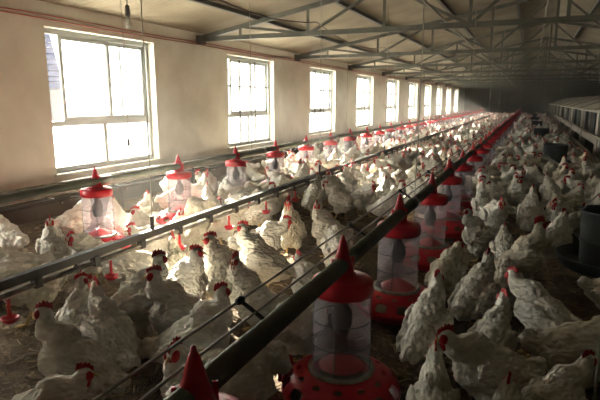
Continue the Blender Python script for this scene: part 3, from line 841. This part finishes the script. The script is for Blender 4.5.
for i in range(26000):
    y = 2.0 + 43*(g.random()**1.25); x = g.uniform(-4.45, 1.0)
    if not zone_x(x, y) or not visible(x, y): continue
    dens = 1.0
    if -1.0 < x < -.35: dens = .8
    if y < 5.4:                                     # the foreground hens are placed by hand; only fill the far-left strip
        if not (-4.4 < x < -2.35 and y > 3.6) : continue
        if x < -3.75 and y < 5: continue
    if g.random() > dens: continue
    cand.append((math.hypot(x, y), x, y, g.uniform(0, 2*PI)))
cand_near = sorted([c for c in cand])
acc = []
grid = {}
PL0 = list(PLACED)
g.shuffle(cand)
cells = {}
for p in PLACED: cells.setdefault((int(p[0]//.5), int(p[1]//.5)), []).append(p)
for (d, x, y, a) in cand:
    cx, cy = int(x//.5), int(y//.5)
    PLACED = [q for i in (-1,0,1) for j in (-1,0,1) for q in cells.get((cx+i, cy+j), [])]
    if clear(x, y, a):
        acc.append((d, x, y, a)); cells.setdefault((cx, cy), []).append((x, y, a))
acc.sort()
POSES = ['alert','alert','alertL','mid','mid','eat','peck','sit']
PT = {'alert':'with head raised','alertL':'with turned head','mid':'with half-raised neck','eat':'with head lowered','peck':'pecking the litter','sit':'sitting low'}
def dirname(a):
    d = (math.degrees(a) - 23.6) % 360
    return 'right' if d < 45 or d >= 315 else ('away' if d < 135 else ('left' if d < 225 else 'the camera'))
n_ind = 300 - len(NEAR)
used = set()
for (d, x, y, a) in acc[:n_ind]:
    pose = g.choice(POSES)
    kA = max(1, round((y-FA[0])/1.105)); kC = max(1, round((y-FC[0])/1.18) - 2)
    if x > XA: zone = 'right of the near pipe by its %s feeder' % ORD[kA]
    elif x > XD: zone = 'left of the near pipe by its %s feeder' % ORD[kA]
    elif x > XC: zone = 'by the %s window-side feeder' % ORD[kC]
    else: zone = 'between window wall and %s window-side feeder' % ORD[kC]
    for tr in range(12):
        lab = 'hen %s facing %s %s' % (PT[pose], dirname(a), zone)
        if lab not in used: break
        pose = g.choice(POSES)
    used.add(lab)
    far = d > 7.0
    if far: put_hen(x, y, a, pose, g.uniform(.9,1.05), lab, 'hens farther down the house', low=True)
    else:
        hp = {'alert':'alert','alertL':'alertL','mid':'mid','eat':'eat','peck':'peck','sit':'sit'}[pose]
        put_hen(x, y, a, hp, g.uniform(.92,1.03), lab, 'hens of the middle distance')
# the rest: one object
vs_all, fs_all, mi_all = [], [], []
base_n = 0
cache = {}
for k, me in LOW.items():
    bm = bmesh.new(); bm.from_mesh(me)
    tmp = bpy.data.meshes.new('t'); bm.to_mesh(tmp); bm.free()
    o = bpy.data.objects.new('t', tmp); C.objects.link(o); dm = o.modifiers.new('d','DECIMATE'); dm.ratio = .35; bake(o)
    m_ = o.data; co = np.empty(len(m_.vertices)*3,'f'); m_.vertices.foreach_get('co', co)
    cache[k] = (co.reshape(-1,3), [tuple(p.vertices) for p in m_.polygons], [p.material_index for p in m_.polygons]); bpy.data.objects.remove(o)
for (d, x, y, a) in acc[n_ind:]:
    co, fs, mi = cache[g.choice(POSES)]
    s = g.uniform(.9,1.05); c_, s_ = math.cos(a)*s, math.sin(a)*s
    q = np.empty_like(co); q[:,0] = co[:,0]*c_ - co[:,1]*s_ + x; q[:,1] = co[:,0]*s_ + co[:,1]*c_ + y; q[:,2] = co[:,2]*s
    vs_all.append(q); fs_all += [tuple(i+base_n for i in f) for f in fs]; mi_all += mi; base_n += len(co)
if vs_all:
    me = bpy.data.meshes.new('distant_flock'); me.from_pydata(np.concatenate(vs_all).tolist(), [], fs_all)
    for m in (M['feather'], M['shank'], M['comb'], M['beak']): me.materials.append(m)
    me.polygons.foreach_set('material_index', mi_all); me.polygons.foreach_set('use_smooth', [True]*len(fs_all)); me.update()
    tag(new('distant_flock', me), 'crowded flock of white hens filling the far end of the house', 'flock', kind='stuff')
print('HENS', len(acc)+len(NEAR), 'individual', min(n_ind, len(acc))+len(NEAR))

# straw and shavings on the litter
mb = MB(); g2 = random.Random(3)
for i in range(9000):
    y = .8 + 11*g2.random()**1.5; x = g2.uniform(-4.9, 1.6)
    if not visible(x, y): continue
    a = g2.uniform(0, PI); l = g2.uniform(.012,.05); wd = g2.uniform(.002,.005); z = .003
    dx, dy = math.cos(a)*l, math.sin(a)*l; px, py = -math.sin(a)*wd, math.cos(a)*wd; t = g2.uniform(0,.012)
    mb.add([(x-dx-px,y-dy-py,z),(x-dx+px,y-dy+py,z),(x+dx+px,y+dy+py,z+t),(x+dx-px,y+dy-py,z+t),(x-dx,y-dy,z+.006),(x+dx,y+dy,z+t+.006)],
           [(0,3,5,4),(1,4,5,2),(0,4,1),(3,2,5),(0,1,2,3)])
tag(mb.build('straw_litter', M['straw']), 'loose straw and shavings scattered over the brown litter', 'straw', kind='stuff')
